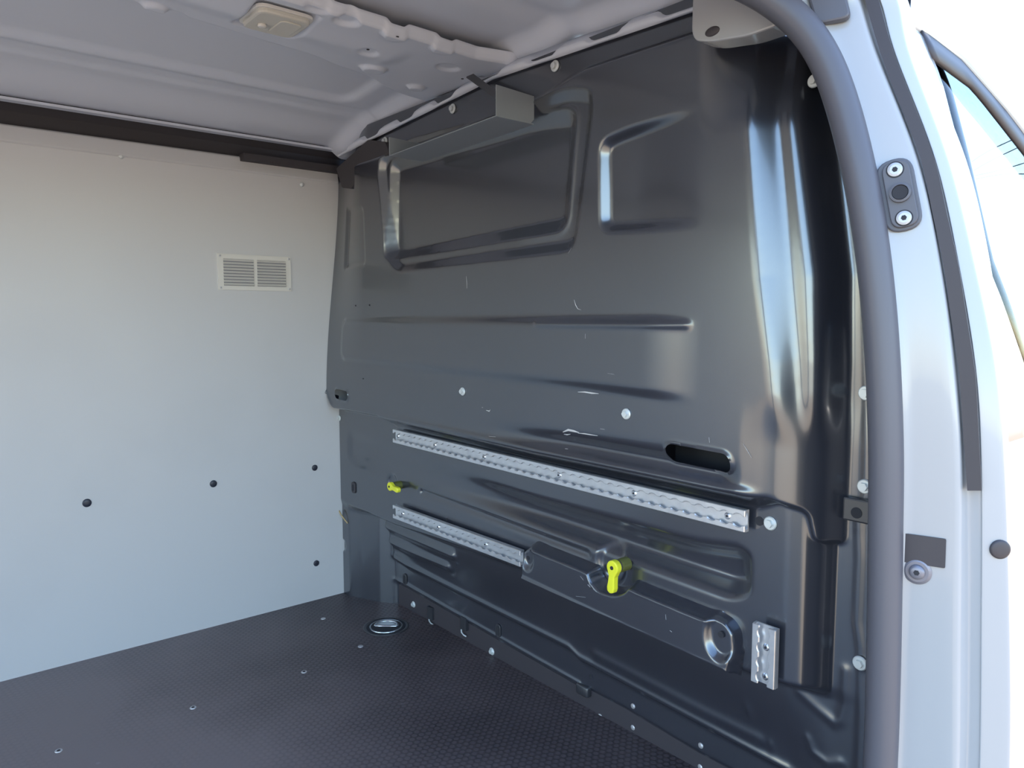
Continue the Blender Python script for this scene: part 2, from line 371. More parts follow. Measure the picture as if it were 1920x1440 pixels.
# ---- left wall panel
tp = PY(635, 345)[2]; tq = PY(635, 318)[2]
wall = struct(slab('wall_left', FX0, .03, 2.1, 2.108, 0, tp+.004, PANEL))
prof = [(2.0995, tp), (2.095, tp+.004), (2.102, tq-.004), (2.106, tq), (2.112, tq), (2.112, tp)]
v = [(x, y, z) for x in (FX0, .012) for y, z in prof]; n_ = len(prof)
make('top_strip', (v, [(i, (i+1) % n_, (i+1) % n_+n_, i+n_) for i in range(n_)]+[tuple(range(n_)), tuple(range(2*n_-1, n_-1, -1))]), PANEL, wall, bevel=.0015)
# dark cant rail above the panel
rr = [(2.112, tq-.02), (2.125, tq), (2.125, tq+.035), (2.10, tq+.062), (2.075, tq+.078), (2.02, 1.405), (2.02, 1.45), (2.2, 1.45), (2.2, tq-.02)]
v = [(x, y, z) for x in (FX0, .16) for y, z in rr]; n_ = len(rr)
cr = struct(make('trim_1', (v, [(i, (i+1) % n_, (i+1) % n_+n_, i+n_) for i in range(n_)]+[tuple(range(n_)), tuple(range(2*n_-1, n_-1, -1))]), RAILDARK))
lap = PY(450, 293); make('overlap_strip', box(lap[0], .012, 2.07, 2.11, tq-.014, tq+.004), RAILDARK, cr)
q_ = [(630, 316), (690, 262), (722, 266), (730, 288), (690, 318), (672, 334), (658, 354), (641, 352)]
P_ = YZ(q_, -.035); make('corner_shade_block', prism([(y, z) for y, z in fillet(P_, .006, 3)], -.06, 0), RAILDARK, cr, (-.035, 0, 0), RB, bevel=.003)  # dark block put in for the shade of the corner cavity
# ---- ceiling
xs = np.arange(FX0, .06, .008); yc = np.arange(.48, 2.062, .008)
XX, YY = np.meshgrid(xs, yc)
CEN = 1.27
zc = 1.432-.060*((YY-CEN)/.8)**2
zc = zc-.030*ss((XX+.055)/.06)-.020*ss((YY-1.90)/.12)
zc = zc-.012*ss((XX+.13)/.035)*ss((-.06-XX)/.02+1)*0
for yy, amp in ((1.80, .006), (1.855, -.004), (.72, .006)):
    zc = zc+amp*ss((YY-yy)/.02)
zc = zc+.010*np.exp(-((YY-1.09)/.035)**2)
zc = zc-.010*inside(sdpoly(XX, YY, fillet([(-2.4, 1.50), (-.12, 1.50), (-.12, 1.78), (-2.4, 1.78)], .05)), .03)*-1
zc = zc-.010*inside(sdpoly(XX, YY, fillet([(-2.4, .62), (-.12, .62), (-.12, 1.04), (-2.4, 1.04)], .05)), .03)*-1
def ceilZ(x, y): return float(zc[np.clip(int((y-yc[0])/.008), 0, len(yc)-1), np.clip(int((x-xs[0])/.008), 0, len(xs)-1)])
ceil = struct(link('ceiling', grid_mesh(XX, YY, zc), ROOFP, smooth=True))
make('edge_flange', box(FX0, -.02, 2.045, 2.07, 1.352, 1.358), ROOFP, ceil)
# bow: stamped longitudinal reinforcement with flared end
bx = np.arange(FX0, -.004, .004); bt = np.linspace(0, 1, 90)
BX, BT = np.meshgrid(bx, bt)
far = np.interp(BX, [-2.6, -.68, -.40, -.27, -.14, -.06, 0], [1.425, 1.425, 1.468, 1.50, 1.56, 1.60, 1.61])
nearY = np.interp(BX, [-2.6, -.50, -.20, -.1, 0], [1.245, 1.245, 1.255, 1.262, 1.235])
wave = .006*np.sin(BX*38)*ss((BX+.45)/.15)
BY = nearY+(far-nearY)*BT+wave*(BT > .5)*BT
BZ = 1.398-.0*BX+0*BT
eb = ss(BT/.035)*ss((1-BT)/.035); BZ = BZ+.022*(1-eb)                 # flanges turn up
BZ = BZ-.008*np.exp(-((BT-.5)/.18)**2)*ss((-.2-BX)/.05)
lampc = PZ(518, 52, 1.385)
d = sdpoly(BX, BY, fillet([(lampc[0]-.055, lampc[1]-.065), (lampc[0]+.055, lampc[1]-.065), (lampc[0]+.055, lampc[1]+.065), (lampc[0]-.055, lampc[1]+.065)], .01)); BZ = BZ+.010*inside(d, .012)
for p, r, a_ in (((690, 95), .016, .005), ((740, 68), .02, -.008), ((700, 130), .022, -.008), ((650, 45), .018, .008), ((830, 95), .02, -.006), ((120*5, 20), .02, .006), ((780, 165), .016, -.008), ((840, 130), .02, .005), ((290, 15), .016, -.008), ((900, 150), .014, .005), ((330, 30), .012, .006)):
    c = PZ(*p, 1.395); dd = np.hypot((BX-c[0])*.8, BY-c[1])-r; BZ = BZ+a_*inside(dd, .009)
BZ = np.minimum(BZ, 1.43)
rb = link('roof_bow', grid_mesh(BX, BY, BZ), ROOFP, ceil, smooth=True)
so_ = rb.modifiers.new('s', 'SOLIDIFY'); so_.thickness = .0015
for p in ((690, 92), (867, 147), (745, 68)):
    c = PZ(*p, 1.394); v_, f_ = lathe([(.003, 0), (.003, .001)], 12); make('bow_hole', ([(a_, c_, b_) for a_, b_, c_ in v_], f_), DARK, ceil, (c[0], c[1], 1.3925+.0))
# wavy white weld flange along the bulkhead top
fy = np.arange(.50, 2.02, .006); v, f = [], []
for i, y in enumerate(fy):
    s = math.tanh(4*math.sin(y*2*math.pi/.17))*1.6; zb = np.interp(y, [.5, .8, 1.3, 1.9, 2.02], [1.358, 1.371, 1.386, 1.346, 1.335])
    v += [(-.004, y, zb+.028), (-.016-.002*s, y, zb+.012+.003*s), (-.030, y, zb+.003+.003*s), (-.032, y, zb+.0+.003*s), (-.026, y, zb-.008)]
    if i:
        for k in range(4): f.append(((i-1)*5+k, i*5+k, i*5+k+1, (i-1)*5+k+1))
wf = link('weld_flange', pydata(v, f), ROOFP, ceil, smooth=True); wf.modifiers.new('s', 'SOLIDIFY').thickness = .0012
# ---- the rest of the body shell (seen from the side, and it shades the hold)
struct(slab('wall_back', FX0-.03, FX0, .36, 2.12, 1.30, 1.44, PANEL))   # header; unseen rear doorway assumed open to brighten the hold
rq = struct(slab('wall_right', FX0, -1.27, .38, .40, 0, 1.34, PANEL))
struct(slab('trim_2', FX0-.04, .03, .60, 2.2, 1.445, 1.46, WHITE))          # outer roof skin
struct(slab('trim_3', FX0-.04, 1.9, 2.2, 2.22, -.25, 1.46, WHITE))          # far outer side
struct(slab('trim_4', FX0-.04, -1.30, .30, .32, -.25, 1.34, WHITE))         # rear quarter outer side
struct(slab('trim_5', FX0-.04, .2, .33, 2.2, -.26, -.03, DARKR))            # sill and underbody
struct(slab('trim_6', FX0-.06, FX0-.03, .33, 2.2, -.25, -.01, WHITE))

# ---- door opening: jamb lofted along the opening curve, row by row
rows = [1440, 1200, 900, 700, 500, 300, 100, 0]
#         seal-side  face-edge crest  channel  strip-out lip-in  lip-out  rim   skin
XK =     [-.110,     -.088,    -.074, -.052,   -.050,    -.052,  -.034,   -.016, .030]
PXL = {1440: [1655, 1690, 1795, 1812, 1835, 1837, 1893, 1897, 1898],
       1200: [1655, 1695, 1797, 1815, 1838, 1840, 1893, 1898, 1899],
       900:  [1665, 1705, 1800, 1813, 1839, 1841, 1884, 1890, 1893],
       700:  [1665, 1700, 1788, 1800, 1829, 1831, 1868, 1876, 1884],
       500:  [1645, 1682, 1762, 1771, 1797, 1799, 1828, 1836, 1858],
       300:  [1605, 1645, 1718, 1728, 1752, 1755, 1778, 1786, 1812],
       100:  [1535, 1585, 1640, 1652, 1676, 1679, 1704, 1712, 1730],
       0:    [1490, 1545, 1608, 1622, 1648, 1651, 1682, 1690, 1702]}
def jrow(y): return [Vector(PX(x, y, X)) for x, X in zip(PXL[y], XK)]
R = [jrow(y) for y in rows]
K = len(XK)
bot = [[p+Vector((0, -.002, -dz)) for p in R[0]] for dz in (.45, .2)]
top = []
d0 = R[-1][0]
for dx, dy, dz, turn in ((-.02, .012, .025, .3), (-.07, .025, .040, .6), (-.15, .035, .040, .85), (-.30, .04, .030, 1), (-1.25, .04, .030, 1)):
    top.append([d0+Vector((dx+(p.x-d0.x)*(1-turn), dy+(p.y-d0.y), dz+(p.z-d0.z)+(p.x-d0.x)*turn*.6)) for p in R[-1]])
allrows = bot+R+top
path_cols = [smoothpath([r[k] for r in allrows], 5) for k in range(K)]
nc = []
for k in range(K):        # support loops keep the pressed corners crisp
    if 0 < k: nc.append([b+(a-b)*.22 for a, b in zip(path_cols[k-1], path_cols[k])])
    nc.append(path_cols[k])
    if k < K-1: nc.append([b+(a-b)*.22 for a, b in zip(path_cols[k+1], path_cols[k])])
path_cols, K0, K = nc, K, len(nc)
NR = len(path_cols[0])
v = [path_cols[k][i] for i in range(NR) for k in range(K)]
f = [(i*K+k, i*K+k+1, (i+1)*K+k+1, (i+1)*K+k) for i in range(NR-1) for k in range(K-1)]
jme = pydata(v, f); jm = struct(link('door_1', jme, WHITE, smooth=True))
sb = jm.modifiers.new('sub', 'SUBSURF'); sb.levels = 1; sb.render_levels = 1
jm.modifiers.new('s', 'SOLIDIFY').thickness = .0015
# inner return of the pillar behind the seal, closing the gap to the bulkhead
v, f = [], []
for i in range(NR):
    p = path_cols[0][i]; v += [tuple(p), (min(p[0]+.17, .062) if i < 52 else p[0], p[1]+.055, p[2]+(.0 if i < 52 else .03))]
    if i: f.append((2*i-2, 2*i-1, 2*i+1, 2*i))
link('inner_return', pydata(v, f), BLACKM, jm, smooth=True).modifiers.new('s', 'SOLIDIFY').thickness = .0015
# rubber seal
SX = -.105
sp_px = [(1650, 1440, SX), (1655, 1300, SX), (1658, 1150, SX), (1660, 1000, SX), (1661, 850, SX), (1656, 700, SX), (1646, 560, SX), (1630, 430, SX), (1608, 310, SX), (1580, 200, SX), (1548, 115, SX-.005), (1505, 50, SX-.015), (1450, 3, SX-.03), (1385, -32, SX-.05), (1290, -68, -.19)]
sp = [PX(x, y, X) for x, y, X in sp_px]
sp = [sp[0]-np.array([0, 0, .3])]+sp+[np.array([-.42, sp[-1][1]+.004, sp[-1][2]-.012]), np.array([-1.25, sp[-1][1]+.004, sp[-1][2]-.02])]
SP = smoothpath(sp, 8)
seal = make('door_seal', tube(SP, .0205, 20), RUB, smooth=True)
tag(seal, 'thick grey rubber weather seal running up and over the sliding door opening', 'seal')
# dark strip stuck into the channel of the jamb
v, f = [], []
st_rows = [919, 850, 780, 700, 600, 500, 400, 300, 200, 100, 0, -80]
xin = np.interp(st_rows, [0, 100, 300, 500, 700, 919][::1], [1622, 1651, 1727, 1770, 1799, 1814]); xout = np.interp(st_rows, [0, 100, 300, 500, 700, 919], [1648, 1676, 1753, 1798, 1829, 1841])
xin[-1] = 1600; xout[-1] = 1626
a_ = smoothpath([PX(x, y, -.064) for x, y in zip(xin, st_rows)], 3); b_ = smoothpath([PX(x, y, -.060) for x, y in zip(xout, st_rows)], 3)
for i, (a, b) in enumerate(zip(a_, b_)):
    v += [tuple(a), tuple(b)]
    if i: f.append((2*i-2, 2*i-1, 2*i+1, 2*i))
strip = link('rubber_strip', pydata(v, f), DARKR, smooth=False); strip.modifiers.new('s', 'SOLIDIFY').thickness = .008
strip.modifiers['s'].offset = 0
tag(strip, 'dark purple-grey rubber strip in the channel of the white door pillar', 'strip')

# ---- front door and cab outside skin (closed, seen at a grazing angle)
def extY(z): return float(np.interp(z, [-.3, 0, .35, .6, .80, .88, 1.0, 1.10, 1.20, 1.27, 1.33, 1.42], [.345, .325, .318, .322, .338, .352, .385, .412, .440, .468, .51, .66]))
wr = [PX(1734, 70, .085), PX(1792, 270, .085), PX(1840, 480, .075), PX(1886, 590, .11), PX(1925, 700, .16)]
def rearX(z):
    q = sorted([(p[2], p[0]) for p in wr]); return float(np.interp(z, [a for a, b in q], [b for a, b in q]))
def solveY(px, py):           # the point of the tumblehome skin under a pixel
    Yv = .4
    for _ in range(30): Yv = .5*Yv+.5*extY(PY(px, py, Yv)[2])
    return PY(px, py, Yv)
fdoor = empty('front_door', (.06, .33, -.2))
tag(fdoor, 'white front cab door with dark window gasket, closed, beyond the pillar', 'door')
top_c = [(x, z) for x, _, z in [solveY(*p) for p in ((1735, 62), (1800, 112), (1860, 180), (1905, 235))]]
top_c = sorted(top_c); tx = [a for a, b in top_c]; tz = [b for a, b in top_c]
tx.append(tx[-1]+.35); tz.append(tz[-1]-.16); tx.append(tx[-1]+.25); tz.append(tz[-1]-.22)
def winTop(x): return float(np.interp(x, tx, tz))
BELT = .70
v, f = [], []
gx = np.linspace(.035, 1.15, 90); gz = np.linspace(-.22, 1.0, 2)
zlist = list(np.linspace(-.22, BELT, 24))
def skin(cols, name, m, parent, thick=.004, sm=True):
    v, f = [], []
    n = len(cols[0])
    for i, c in enumerate(cols):
        v += [tuple(p) for p in c]
        if i:
            for k in range(n-1): f.append(((i-1)*n+k, i*n+k, i*n+k+1, (i-1)*n+k+1))
    o = link(name, pydata(v, f), m, parent, smooth=sm); 
    if thick: o.modifiers.new('s', 'SOLIDIFY').thickness = thick
    if parent: o.matrix_parent_inverse = Matrix.Translation(-Vector(parent.location))
    return o
skin([[(x, extY(z), z) for z in zlist] for x in gx], 'door_skin', WHITE, fdoor)
# rear upright of the window frame, top rail, gasket, glass
zr = np.linspace(BELT, 1.31, 26)
skin([[(.035+(rearX(z)-.035)*t, extY(z), z) for z in zr] for t in np.linspace(0, 1, 5)], 'window_frame_upright', WHITE, fdoor)
xx = np.linspace(.035, tx[-1], 44)
skin([[(x, extY(winTop(x)+dz)-.004, winTop(x)+dz) for dz in (0, .02, .045, .062, .075)] for x in xx], 'window_frame_rail', WHITE, fdoor, .012)
skin([[(x, extY(winTop(x)-.045*t)+.004, winTop(x)-.045*t) for t in (0, .5, 1)] for x in xx[2:]], 'window_gasket', DARKR, fdoor, .006)
skin([[(rearX(z)-.005+(tx[-1]-rearX(z))*t, extY(z)+.012, z) for z in np.linspace(BELT-.02, 1.29, 26)] for t in np.linspace(0, 1, 12)], 'window_glass', GLASS, fdoor, .004)
# cab shell behind it
struct(slab('trim_7', .09, 1.25, 1.0, 2.2, 1.36, 1.38, WHITE))
struct(slab('trim_8', 1.2, 1.24, .36, 2.2, -.25, .60, DARKR))
struct(slab('trim_9', .14, 1.24, .36, 2.2, -.25, -.20, DARKR))
struct(slab('trim_10', .088, .10, .60, 2.2, .0, 1.38, DARKR))

# ---- outside
gme = pydata([(-150, -150, -.55), (150, -150, -.55), (150, 150, -.55), (-150, 150, -.55)], [(0, 1, 2, 3)])
struct(link('ground', gme, GROUND))
# ================================================================= OBJECTS ON THE BULKHEAD
def on(px, py, out=0., X=0.): p = HX(px, py, X); return Vector((p.x-out, p.y, p.z))
# lower reinforcing plate
PLX = -.030
pl = [(975, 1090), (975, 1030), (990, 1018), (1010, 1028), (1090, 1060), (1108, 1068), (1112, 1085), (1125, 1100), (1150, 1108), (1168, 1103), (1176, 1092), (1200, 1103), (1318, 1151), (1340, 1153), (1360, 1165), (1376, 1190), (1378, 1225), (1370, 1282), (1362, 1268)]
P = YZ(pl, PLX); o0 = Vector((PLX, float(P[:, 0].mean()), float(P[:, 1].mean())))
out = [(y-o0.y, z-o0.z) for y, z in fillet(P, .008, 3)]
pg_y = np.arange(P[:, 0].min()-.006, P[:, 0].max()+.006, .0022); pg_z = np.arange(P[:, 1].min()-.006, P[:, 1].max()+.006, .0022)
GY, GZ = np.meshgrid(pg_y, pg_z); sdp = sdpoly(GY, GZ, fillet(P, .010, 4))
ph = -.030+.034*ss(.02-sdp/.012)                      # rounded shoulder
ph = ph+.0*GY
for (px, py, r, dp) in ((990, 1046, .017, .009), (1350, 1196, .026, .012)):
    c = PX(px, py, PLX); dd = np.hypot(GY-c[1], (GZ-c[2])*.72)-r; ph = ph-dp*inside(dd, .012)
rl = YZ([(978, 1082), (1100, 1140), (1250, 1211), (1364, 1262)], PLX); ph = ph+.004*np.exp(-(dline(GY, GZ, rl)/.0045)**2)
rl = YZ([(1000, 1030), (1108, 1072)], PLX); ph = ph+.002*np.exp(-(dline(GY, GZ, rl)/.004)**2); rl = YZ([(1185, 1104), (1320, 1158)], PLX); ph = ph+.002*np.exp(-(dline(GY, GZ, rl)/.004)**2)
gyp, gzp = np.gradient(sdp, .0022, .0022)[1], np.gradient(sdp, .0022, .0022)[0]
nr_ = np.abs(sdp) < .0017; GYs = np.where(nr_, GY-sdp*gyp, GY); GZs = np.where(nr_, GZ-sdp*gzp, GZ)
plate = link('reinforcement_plate', grid_mesh(PLX-ph, GYs, GZs, ~((sdp > .0002) & ~nr_)), BLACK, bulk, smooth=True)
for px, py, r in ((990, 1046, .0045), (1352, 1190, .0055)):
    c = PX(px, py, PLX+.005); make('plate_hole', lathe([(r, -.001), (r, .0014), (r*.8, .0014)], 16), DARK, bulk, (PLX+.0055, c[1], c[2]), RB)
# hex flange bolts
def bolt_mesh():
    a = lathe([(.0112, 0), (.0112, .0016), (.0098, .0032), (.0, .0032)], 28); b = prism(circ(.0066, 6), .003, .0085)
    me = pydata(*join([a, b])); fixn(me); me.materials.append(ZINC); return me
BM = bolt_mesh()
for px, py, s in ((1624, 737, 1), (1622, 912, 1), (1613, 1243, 1), (1527, 152, .9), (1445, 981, 1), (1175, 776, .9), (868, 734, .85), (637, 784, .75), (641, 1021, .75), (776, 1133, .8), (923, 1221, .85), (1126, 1346, .8)):
    o = link('bolt', BM, None, bulk, on(px, py, .0005), RB); o.scale = (s, s, s)
def nut(px, py, s=1):
    o = make('flange_nut', [lathe([(.011, 0), (.011, .002), (.0075, .003)], 24), lathe([(.0065, .003), (.006, .008), (.003, .0085)], 16)], ZINC, bulk, on(px, py, .001, -.02), RB, smooth=False); o.scale = (s, s, s)
for px, py in ((723, 265), (850, 204), (1042, 124)): nut(px, py)
for px, py, X in ((1187, 1324, .06), (1187, 1364, .06), (1314, 1398, .06), (1313, 1438, .06)):
    make('rivet', lathe([(.0055, 0), (.0055, .001), (.004, .0022), (.0018, .0026)], 16), SCREWF, bulk, on(px, py, 0, X), RB)
for px, py, r in ((1424, 977, .0075), (1614, 961, .0062), (1108, 1268, .004), (838, 974, .0035), (667, 573, .0022), (693, 572, .0022), (681, 710, .0018)):
    make('blind_hole', lathe([(r, -.001), (r, .0008), (r*.7, .0008)], 16), DARK, bulk, on(px, py, .0003), RB)
# ring-shaped slots in the lower sheet
for px, py in ((935, 1182), (760, 1086)):
    p = on(px, py, .001, .07); o = make('slot_rim', prism([(x*1, z) for x, z in fillet([(-.010, -.017), (.010, -.017), (.010, .017), (-.010, .017)], .010, 5)], 0, .0025), BLACKM, bulk, p, RB, bevel=.001)
    make('slot_opening', prism([(x, z) for x, z in fillet([(-.005, -.012), (.005, -.012), (.005, .012), (-.005, .012)], .005, 5)], .002, .0034), DARK, bulk, p, RB)
# clips hooked on the lower lip, white clip ends below
for (x0, y0), (x1, y1) in (((810, 1152), (812, 1163)), ((873, 1171), (873, 1184))):
    p = on(x0, y0-6, .004, .07); make('retaining_clip', box(-.012, .012, -.006, .006, -.022, .014), DARK, bulk, p, RB, bevel=.002)
    make('clip_end', tube([Vector((.010, .004, .004)), Vector((.006, .006, -.002)), Vector((-.004, .006, -.006)), Vector((-.012, .004, -.008))], .0018, 8), ZINC, bulk, on(x1, y1, .003, .07), RB)
p = on(1098, 1290, .004, .07); make('end_block', box(-.018, .018, -.006, .010, -.014, .010), BLACKM, bulk, p, RB, bevel=.004, smooth=True)
# oval rubber grommet at the left, ochre wire below it
p = on(664, 914, 0); make('grommet', prism(fillet([(-.011, -.017), (.011, -.017), (.011, .017), (-.011, .017)], .009, 5), 0, .004), DARKR, bulk, p, RB, bevel=.0015)
make('grommet_core', prism(fillet([(-.005, -.010), (.005, -.010), (.005, .010), (-.005, .010)], .005, 5), .003, .0052), DARK, bulk, p, RB)
wp = smoothpath([on(638, 948, .003), on(642, 958, .010), on(648, 970, .008), on(653, 981, .002)], 5)
make('wire', tube(wp, .0020, 8), WIREY, bulk, smooth=True)
# bracket lug near the seal
p = on(1608, 957, 0); lug = make('lug', [box(-.026, .018, 0, .012, -.016, .020), ], BLACKM, bulk, p, RB, bevel=.003)
make('lug_hole', lathe([(.0085, .011), (.0085, .0128), (.006, .0128)], 20), DARK, bulk, (p.x, p.y-.004, p.z-.001), RB)
# scratches down to bare metal
def scratch(pts, w, name='scratch'):
    q = [on(x, y, .0007) for x, y in pts]; v, f = [], []
    for i, a in enumerate(q):
        ww = w*(.25 if i in (0, len(q)-1) else random.uniform(.7, 1.2)); t = (q[min(i+1, len(q)-1)]-q[max(i-1, 0)]).normalized(); n = Vector((0, -t.z, t.y)).normalized()
        v += [tuple(a+n*ww), tuple(a-n*ww)]
        if i: f.append((2*i-2, 2*i-1, 2*i+1, 2*i))
    link(name, pydata(v, f), CHIP, bulk).modifiers.new('s', 'SOLIDIFY').thickness = .0003
for pts, w in (([(1056, 810), (1066, 806), (1076, 808), (1086, 811)], .0026), ([(1084, 812), (1096, 813), (1108, 815), (1121, 817)], .0012), ([(1058, 814), (1064, 815), (1070, 814)], .0013),
               ([(1084, 735), (1097, 735), (1110, 737), (1123, 738)], .0013), ([(1126, 804), (1134, 805)], .0007), ([(1060, 841), (1068, 842)], .001), ([(912, 769), (918, 771), (920, 768)], .0012), ([(904, 764), (906, 764)], .001),
               ([(1077, 562), (1080, 572), (1084, 579), (1090, 581)], .0007), ([(875, 518), (876, 530), (876, 541)], .0005), ([(1098, 626), (1098, 635)], .0005), ([(917, 818), (930, 819)], .001),
               ([(1072, 465), (1066, 475)], .0004), ([(1330, 820), (1331, 830)], .0006), ([(1140, 700), (1152, 702)], .0004), ([(1394, 832), (1402, 845), (1410, 858)], .0004)): scratch(pts, w)
def pscratch(pts, w):
    q = [Vector(PX(x, y, PLX-.0052)) for x, y in pts]; v, f = [], []
    for i, a in enumerate(q):
        ww = w*(.3 if i in (0, len(q)-1) else 1); t = (q[min(i+1, len(q)-1)]-q[max(i-1, 0)]).normalized(); n = Vector((0, -t.z, t.y)).normalized(); v += [tuple(a+n*ww), tuple(a-n*ww)]
        if i: f.append((2*i-2, 2*i-1, 2*i+1, 2*i))
    link('scratch', pydata(v, f), CHIP, plate).modifiers.new('s', 'SOLIDIFY').thickness = .0003
for pts, w in (([(1105, 1084), (1105, 1092), (1106, 1098)], .0006), ([(1102, 1096), (1107, 1101)], .0014), ([(1112, 1104), (1119, 1110)], .0008), ([(1248, 1152), (1249, 1162)], .0006), ([(1256, 1182), (1260, 1185)], .001), ([(1088, 1080), (1094, 1088)], .0004), ([(1080, 1118), (1098, 1120)], .0004)): pscratch(pts, w)

# ---- aluminium lashing rails
def rail(name, L, Wd, npitch, screws, label, loc, rot):
    r = empty(name, loc, rot=rot); tag(r, label, 'rail', 'aluminium lashing rails on the bulkhead')
    hL, hw = L/2, Wd/2; pitch = L/npitch; rh = pitch*.44; slot = Wd*.19
    base = box(-hL, hL, 0, .003, -hw, hw); w1_ = box(-hL, hL, .003, .0085, hw-.0045, hw); w2_ = box(-hL, hL, .003, .0085, -hw, -hw+.0045)
    make('base_channel', [base, w1_, w2_], ALU, r)
    for s in (1, -1):
        pts = [(-hL, s*hw), (-hL, s*slot)]
        for k in range(npitch):
            cx = -hL+pitch*(k+.5); a0 = math.asin(min(slot/rh, .95))
            for i in range(9):
                a = math.pi-a0-(math.pi-2*a0)*i/8; pts.append((cx+rh*math.cos(a), s*rh*math.sin(a)))
        pts += [(hL, s*slot), (hL, s*hw)]
        bev(make('lip', prism(pts, .0085, .0125), ALU, r), .0011, 1)
    for k in screws:
        cx = -hL+pitch*(k+.5); make('screw', [lathe([(.0058, .003), (.0058, .0042), (.0040, .0056)], 18), ], STEEL, r, (cx, 0, 0))
        make('screw_socket', prism(circ(.0022, 6), .0055, .0060), DARK, r, (cx, 0, 0))
    return r
RX = -.022
a, b = PX(737, 817, RX), PX(1397, 978, RX)
# slight slope of the mounted rail is kept
Lr = math.hypot(b[1]-a[1], b[2]-a[2]); tilt = math.atan2(a[2]-b[2], a[1]-b[1])
wr_ = PX(1397, 957, RX)[2]-PX(1397, 999, RX)[2]
rail('long_lashing_rail', Lr, wr_, 43, (1, 9, 17, 27, 35, 42), 'long silver aluminium lashing rail across the bulkhead under the ledge', ((RX+.011), (a[1]+b[1])/2, (a[2]+b[2])/2), (0, -tilt, RB))
a, b = PX(737, 959, RX), PX(976, 1048, RX); Lr = math.hypot(b[1]-a[1], b[2]-a[2]); tilt = math.atan2(a[2]-b[2], a[1]-b[1])
rail('short_lashing_rail', Lr, wr_, 22, (5, 13, 20), 'shorter silver aluminium lashing rail, lower one left of the black plate', ((RX+.011), (a[1]+b[1])/2, (a[2]+b[2])/2), (0, -tilt, RB))
c = PX(1431, 1230, RX-.004); hgt = PX(1410, 1170, RX)[2]-PX(1410, 1280, RX)[2]
rail('lashing_rail_stub', hgt, wr_*1.12, 4, (0, 2), 'short upright piece of silver lashing rail at the lower right of the bulkhead', (RX+.007, c[1], c[2]), (0, 0, 0))
bpy.data.objects['lashing_rail_stub'].rotation_euler = Matrix(((0, -1, 0), (0, 0, -1), (1, 0, 0))).to_euler()
# ---- yellow knobs
def knob(px, py, ang, label, s=1.):
    p = on(px, py, .0); r = empty('turn_knob', (min(p.x, .0), p.y, p.z), RB); tag(r, label, 'knob', 'yellow turn knobs on the bulkhead')
    ca, sa = math.cos(ang), math.sin(ang)
    o1 = []
    for i in range(15): t = math.radians(-60+300*i/14+90-60+30); 
    head = [(.0125*math.cos(t), .0125*math.sin(t)) for t in np.linspace(math.radians(-38), math.radians(218), 16)]
    tail = [(-.0062, -.016), (-.0068, -.026), (-.0080, -.036), (-.0066, -.043), (0, -.046), (.0066, -.043), (.0080, -.036), (.0068, -.026), (.0062, -.016)]
    pts = [(s*(x*ca-z*sa), s*(x*sa+z*ca)) for x, z in head+tail]
    make('lever', prism(pts, .026*s, .038*s), YEL, r, bevel=.0022, smooth=False)
    make('stem', lathe([(.0115*s, 0), (.0115*s, .018*s), (.0105*s, .0225*s)], 24), OLIVE, r, smooth=False)
    make('collar', lathe([(.0108*s, .0225*s), (.0108*s, .026*s), (.010*s, .0262*s)], 24), DARKR, r)
    make('pivot_pin', lathe([(.0034*s, .037*s), (.0034*s, .0390*s), (.0022*s, .0390*s)], 14), DARK, r)
    return r
knob(1176, 1056, 0.10, 'larger yellow plastic turn knob pointing down above the black plate', 1.12)
knob(751, 909, math.radians(-85+180+180), 'smaller-looking yellow plastic turn knob pointing left near the corner', .95)
# ---- grey tray under the roof flange
TX = -.135; tb = PX(930, 216, TX); tl = PX(730, 291, TX); ttop = PX(931, 158, TX)
tray = empty('hanging_tray', (TX, tb[1], tb[2])); tag(tray, 'grey folded sheet-metal tray hanging below the roof at the bulkhead top', 'tray')
Ln = tl[1]-tb[1]; Hn = ttop[2]-tb[2]; D = .098; t_ = .0022; zdrop = tl[2]-tb[2]
make('bottom_plate', ([(0, 0, 0), (D, 0, 0), (D, Ln, zdrop), (0, Ln, zdrop), (0, 0, -t_), (D, 0, -t_), (D, Ln, zdrop-t_), (0, Ln, zdrop-t_)], [(0, 1, 2, 3), (7, 6, 5, 4), (0, 4, 5, 1), (1, 5, 6, 2), (2, 6, 7, 3), (3, 7, 4, 0)]), GALV, tray, bevel=.0006)
def endp(name, y, zo, hn):
    vv = [(0, y, zo-t_), (D-.01, y, zo-t_), (D, y, zo+.008), (D, y, zo+hn*.93), (0, y, zo+hn)]; vv2 = [(a, b+t_, c) for a, b, c in vv]; n = 5
    make(name, (vv+vv2, [tuple(range(n)), tuple(range(2*n-1, n-1, -1))]+[(i, i+n, (i+1) % n+n, (i+1) % n) for i in range(n)]), GALV, tray, bevel=.0005)
endp('end_plate', -.001, 0, Hn); endp('end_plate', Ln-.001, zdrop, Hn*.72)
s0 = Vector(PX(935, 183, -.12)); s1 = Vector(PZ(880, 143, 1.392))
dv = (s1-s0); wv = Vector((0, .020, 0)); uu = Vector((.002, 0, .003))
vs_ = [s0-wv*.5, s0+wv*.5, s1+wv*.6, s1-wv*.6]
make('hanger_strap', ([tuple(p) for p in vs_]+[tuple(p+uu) for p in vs_], [(0, 1, 2, 3), (7, 6, 5, 4), (0, 4, 5, 1), (1, 5, 6, 2), (2, 6, 7, 3), (3, 7, 4, 0)]), BLACKM, None)
st = bpy.data.objects['hanger_strap']; st.parent = tray; st.matrix_parent_inverse = Matrix.Translation(-Vector(tray.location))
